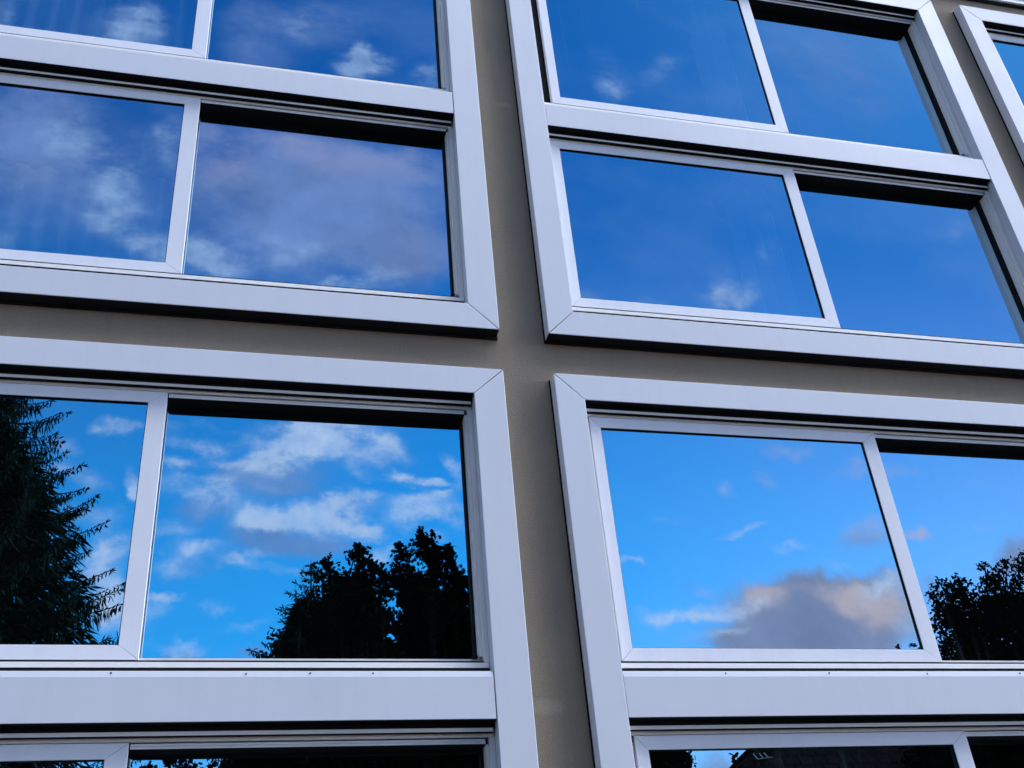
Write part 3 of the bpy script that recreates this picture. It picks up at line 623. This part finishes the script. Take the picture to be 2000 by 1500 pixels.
def shrub(name, label, x, y, z1, seed):
    root = empty(name, (x, y, 0)); tag(root, label, 'tree')
    s = leaf_cloud([(x, z1 - .08, .07), (x + .03, z1 - .28, .12), (x - .15, z1 - .42, .12), (x + .18, z1 - .40, .12), (x, z1 - .7, .3), (x - .1, z1 - 1.2, .45), (x + .1, z1 - 1.9, .6), (x, z1 - 2.8, .7)], -y, seed, dens=700, size=(.07, .12), star=False, spread=.3)
    s.v = [(p[0] - x, p[1] - y, p[2]) for p in s.v]
    s.build('crown', ['oak'], root, fix=False)
    t = MB(); t.tube([(0, 0, 0), (.03, 0, z1 * .5), (0, 0, z1 - .1)], [.05, .03, .006], 6); t.build('trunk', ['bark'], root)
shrub('young_tree', 'slim young tree with a thin leafy tip mirrored in the bottom right sash', 6.85, -10, 5.33, 31)

# ------------------------------------------------------------------ the dark roofed house across the road
hs_ = empty('house', (12.5, -18, 0)); tag(hs_, 'dark tiled hip roofed house mirrored in the bottom right window', 'house')
ez, rz = 5.25, 8.05
X0, X1, Y0, Y1 = 8.30, 18.5, -14.0, -20.6
def L(p): return (p[0] - 12.5, p[1] + 18, p[2])
ra, rb = (11.9, -17.3, rz), (15.2, -17.3, rz)
c1, c2, c3, c4 = (X0, Y0, ez), (X1, Y0, ez), (X1, Y1, ez), (X0, Y1, ez)
rf = MB()
rf.poly([L(c1), L(c2), L(rb), L(ra)]); rf.poly([L(c3), L(c4), L(ra), L(rb)]); rf.poly([L(c4), L(c1), L(ra)]); rf.poly([L(c2), L(c3), L(rb)])
rf.poly([L((x, y, ez - .02)) for x, y, _ in (c1, c4, c3, c2)])
for a, b in ((c1, c2), (c2, c3), (c3, c4), (c4, c1)): rf.poly([L(a), L(b), L((b[0], b[1], ez - .02)), L((a[0], a[1], ez - .02))])
roof = rf.build('roof', ['tiles'], hs_)
uvl = roof.data.uv_layers.new(name='UVMap')
for lp in roof.data.loops:
    co = roof.data.vertices[lp.vertex_index].co; uvl.data[lp.index].uv = (co.x + co.y * .3, co.z * 1.4)
rk = MB()
for a, b in ((ra, rb), (c1, ra), (c4, ra), (c2, rb), (c3, rb)): rk.tube([L(a), L(b)], .09, 8)
rk.build('ridge_cap', ['tiles'], hs_)
hb = MB(); hb.box(X0 + .5 - 12.5, X1 - .5 - 12.5, Y1 + .5 + 18, Y0 - .5 + 18, 0, ez - .02); hb.build('wall', ['house'], hs_)
for x in (8.9, 11.2, 13.5, 15.8):
    for z in (1.0, 3.3):
        q = MB(); q.ring(x - 12.5, z, x - 11.4, z + 1.25, x - 12.42, z + .08, x - 11.48, z + 1.17, 3.47, 3.54, g=0, mi=0)
        q.box(x - 12.43, x - 11.47, 3.502, 3.512, z + .07, z + 1.18, 1); q.build('window', ['paint', 'glass_edge'], hs_)
gt = MB(); gt.tube([L((X0, Y0 + .07, ez - .06)), L((X1, Y0 + .07, ez - .06))], .06, 8); gt.build('gutter', ['galv'], hs_)
def onroof(x, k):  # point just above the front roof slope; k = 0 eave .. 1 ridge
    return L((x, Y0 + (-17.3 - Y0) * k + .05, ez + (rz - ez) * k + .10))
sg = MB()
xa = 10.02; ka = .47
for seg in (((xa, ka + .05), (xa - .02, ka)), ((xa - .02, ka), (xa + .34, ka + .02)), ((xa + .12, ka + .01), (xa + .14, ka + .055)), ((xa + .24, ka + .015), (xa + .25, ka + .06))):
    sg.tube([onroof(*seg[0]), onroof(*seg[1])], .012, 6)
sg.build('snow_guard', ['galv'], hs_)

# far hedge line closing the horizon behind the trees
hd = MB(); rr = random.Random(77)
for i in range(9000):
    x = rr.uniform(-60, 70); y = -rr.uniform(27, 31); zz = rr.uniform(0, 1) ** .8 * (5.2 + 1.6 * math.sin(x * .5) + 1.1 * math.sin(x * 1.7 + 2))
    if zz < .05: continue
    nrm = Vector((rr.gauss(0, 1), rr.gauss(0, 1), rr.gauss(0, 1))).normalized(); a = nrm.orthogonal().normalized(); b = nrm.cross(a); sz = rr.uniform(.25, .55)
    c0 = Vector((x, y, zz)); hd.poly([tuple(c0 + a * sz * p + b * sz * q) for p, q in ((-.5, -.2), (0, -.5), (.5, -.1), (.3, .4), (-.3, .45))])
tag(hd.build('hedgerow', ['maple'], fix=False), kind='stuff')
bpy.data.objects['hedgerow']['label'] = 'far dark hedgerow behind the mirrored trees'
bpy.data.objects['hedgerow']['category'] = 'hedge'

# ------------------------------------------------------------------ render settings
SC.render.engine = 'CYCLES'
SC.cycles.max_bounces = 5; SC.cycles.diffuse_bounces = 1; SC.cycles.glossy_bounces = 3; SC.cycles.transparent_max_bounces = 12
SC.cycles.use_denoising = True
SC.cycles.use_adaptive_sampling = True; SC.cycles.adaptive_threshold = .025; SC.cycles.adaptive_min_samples = 24
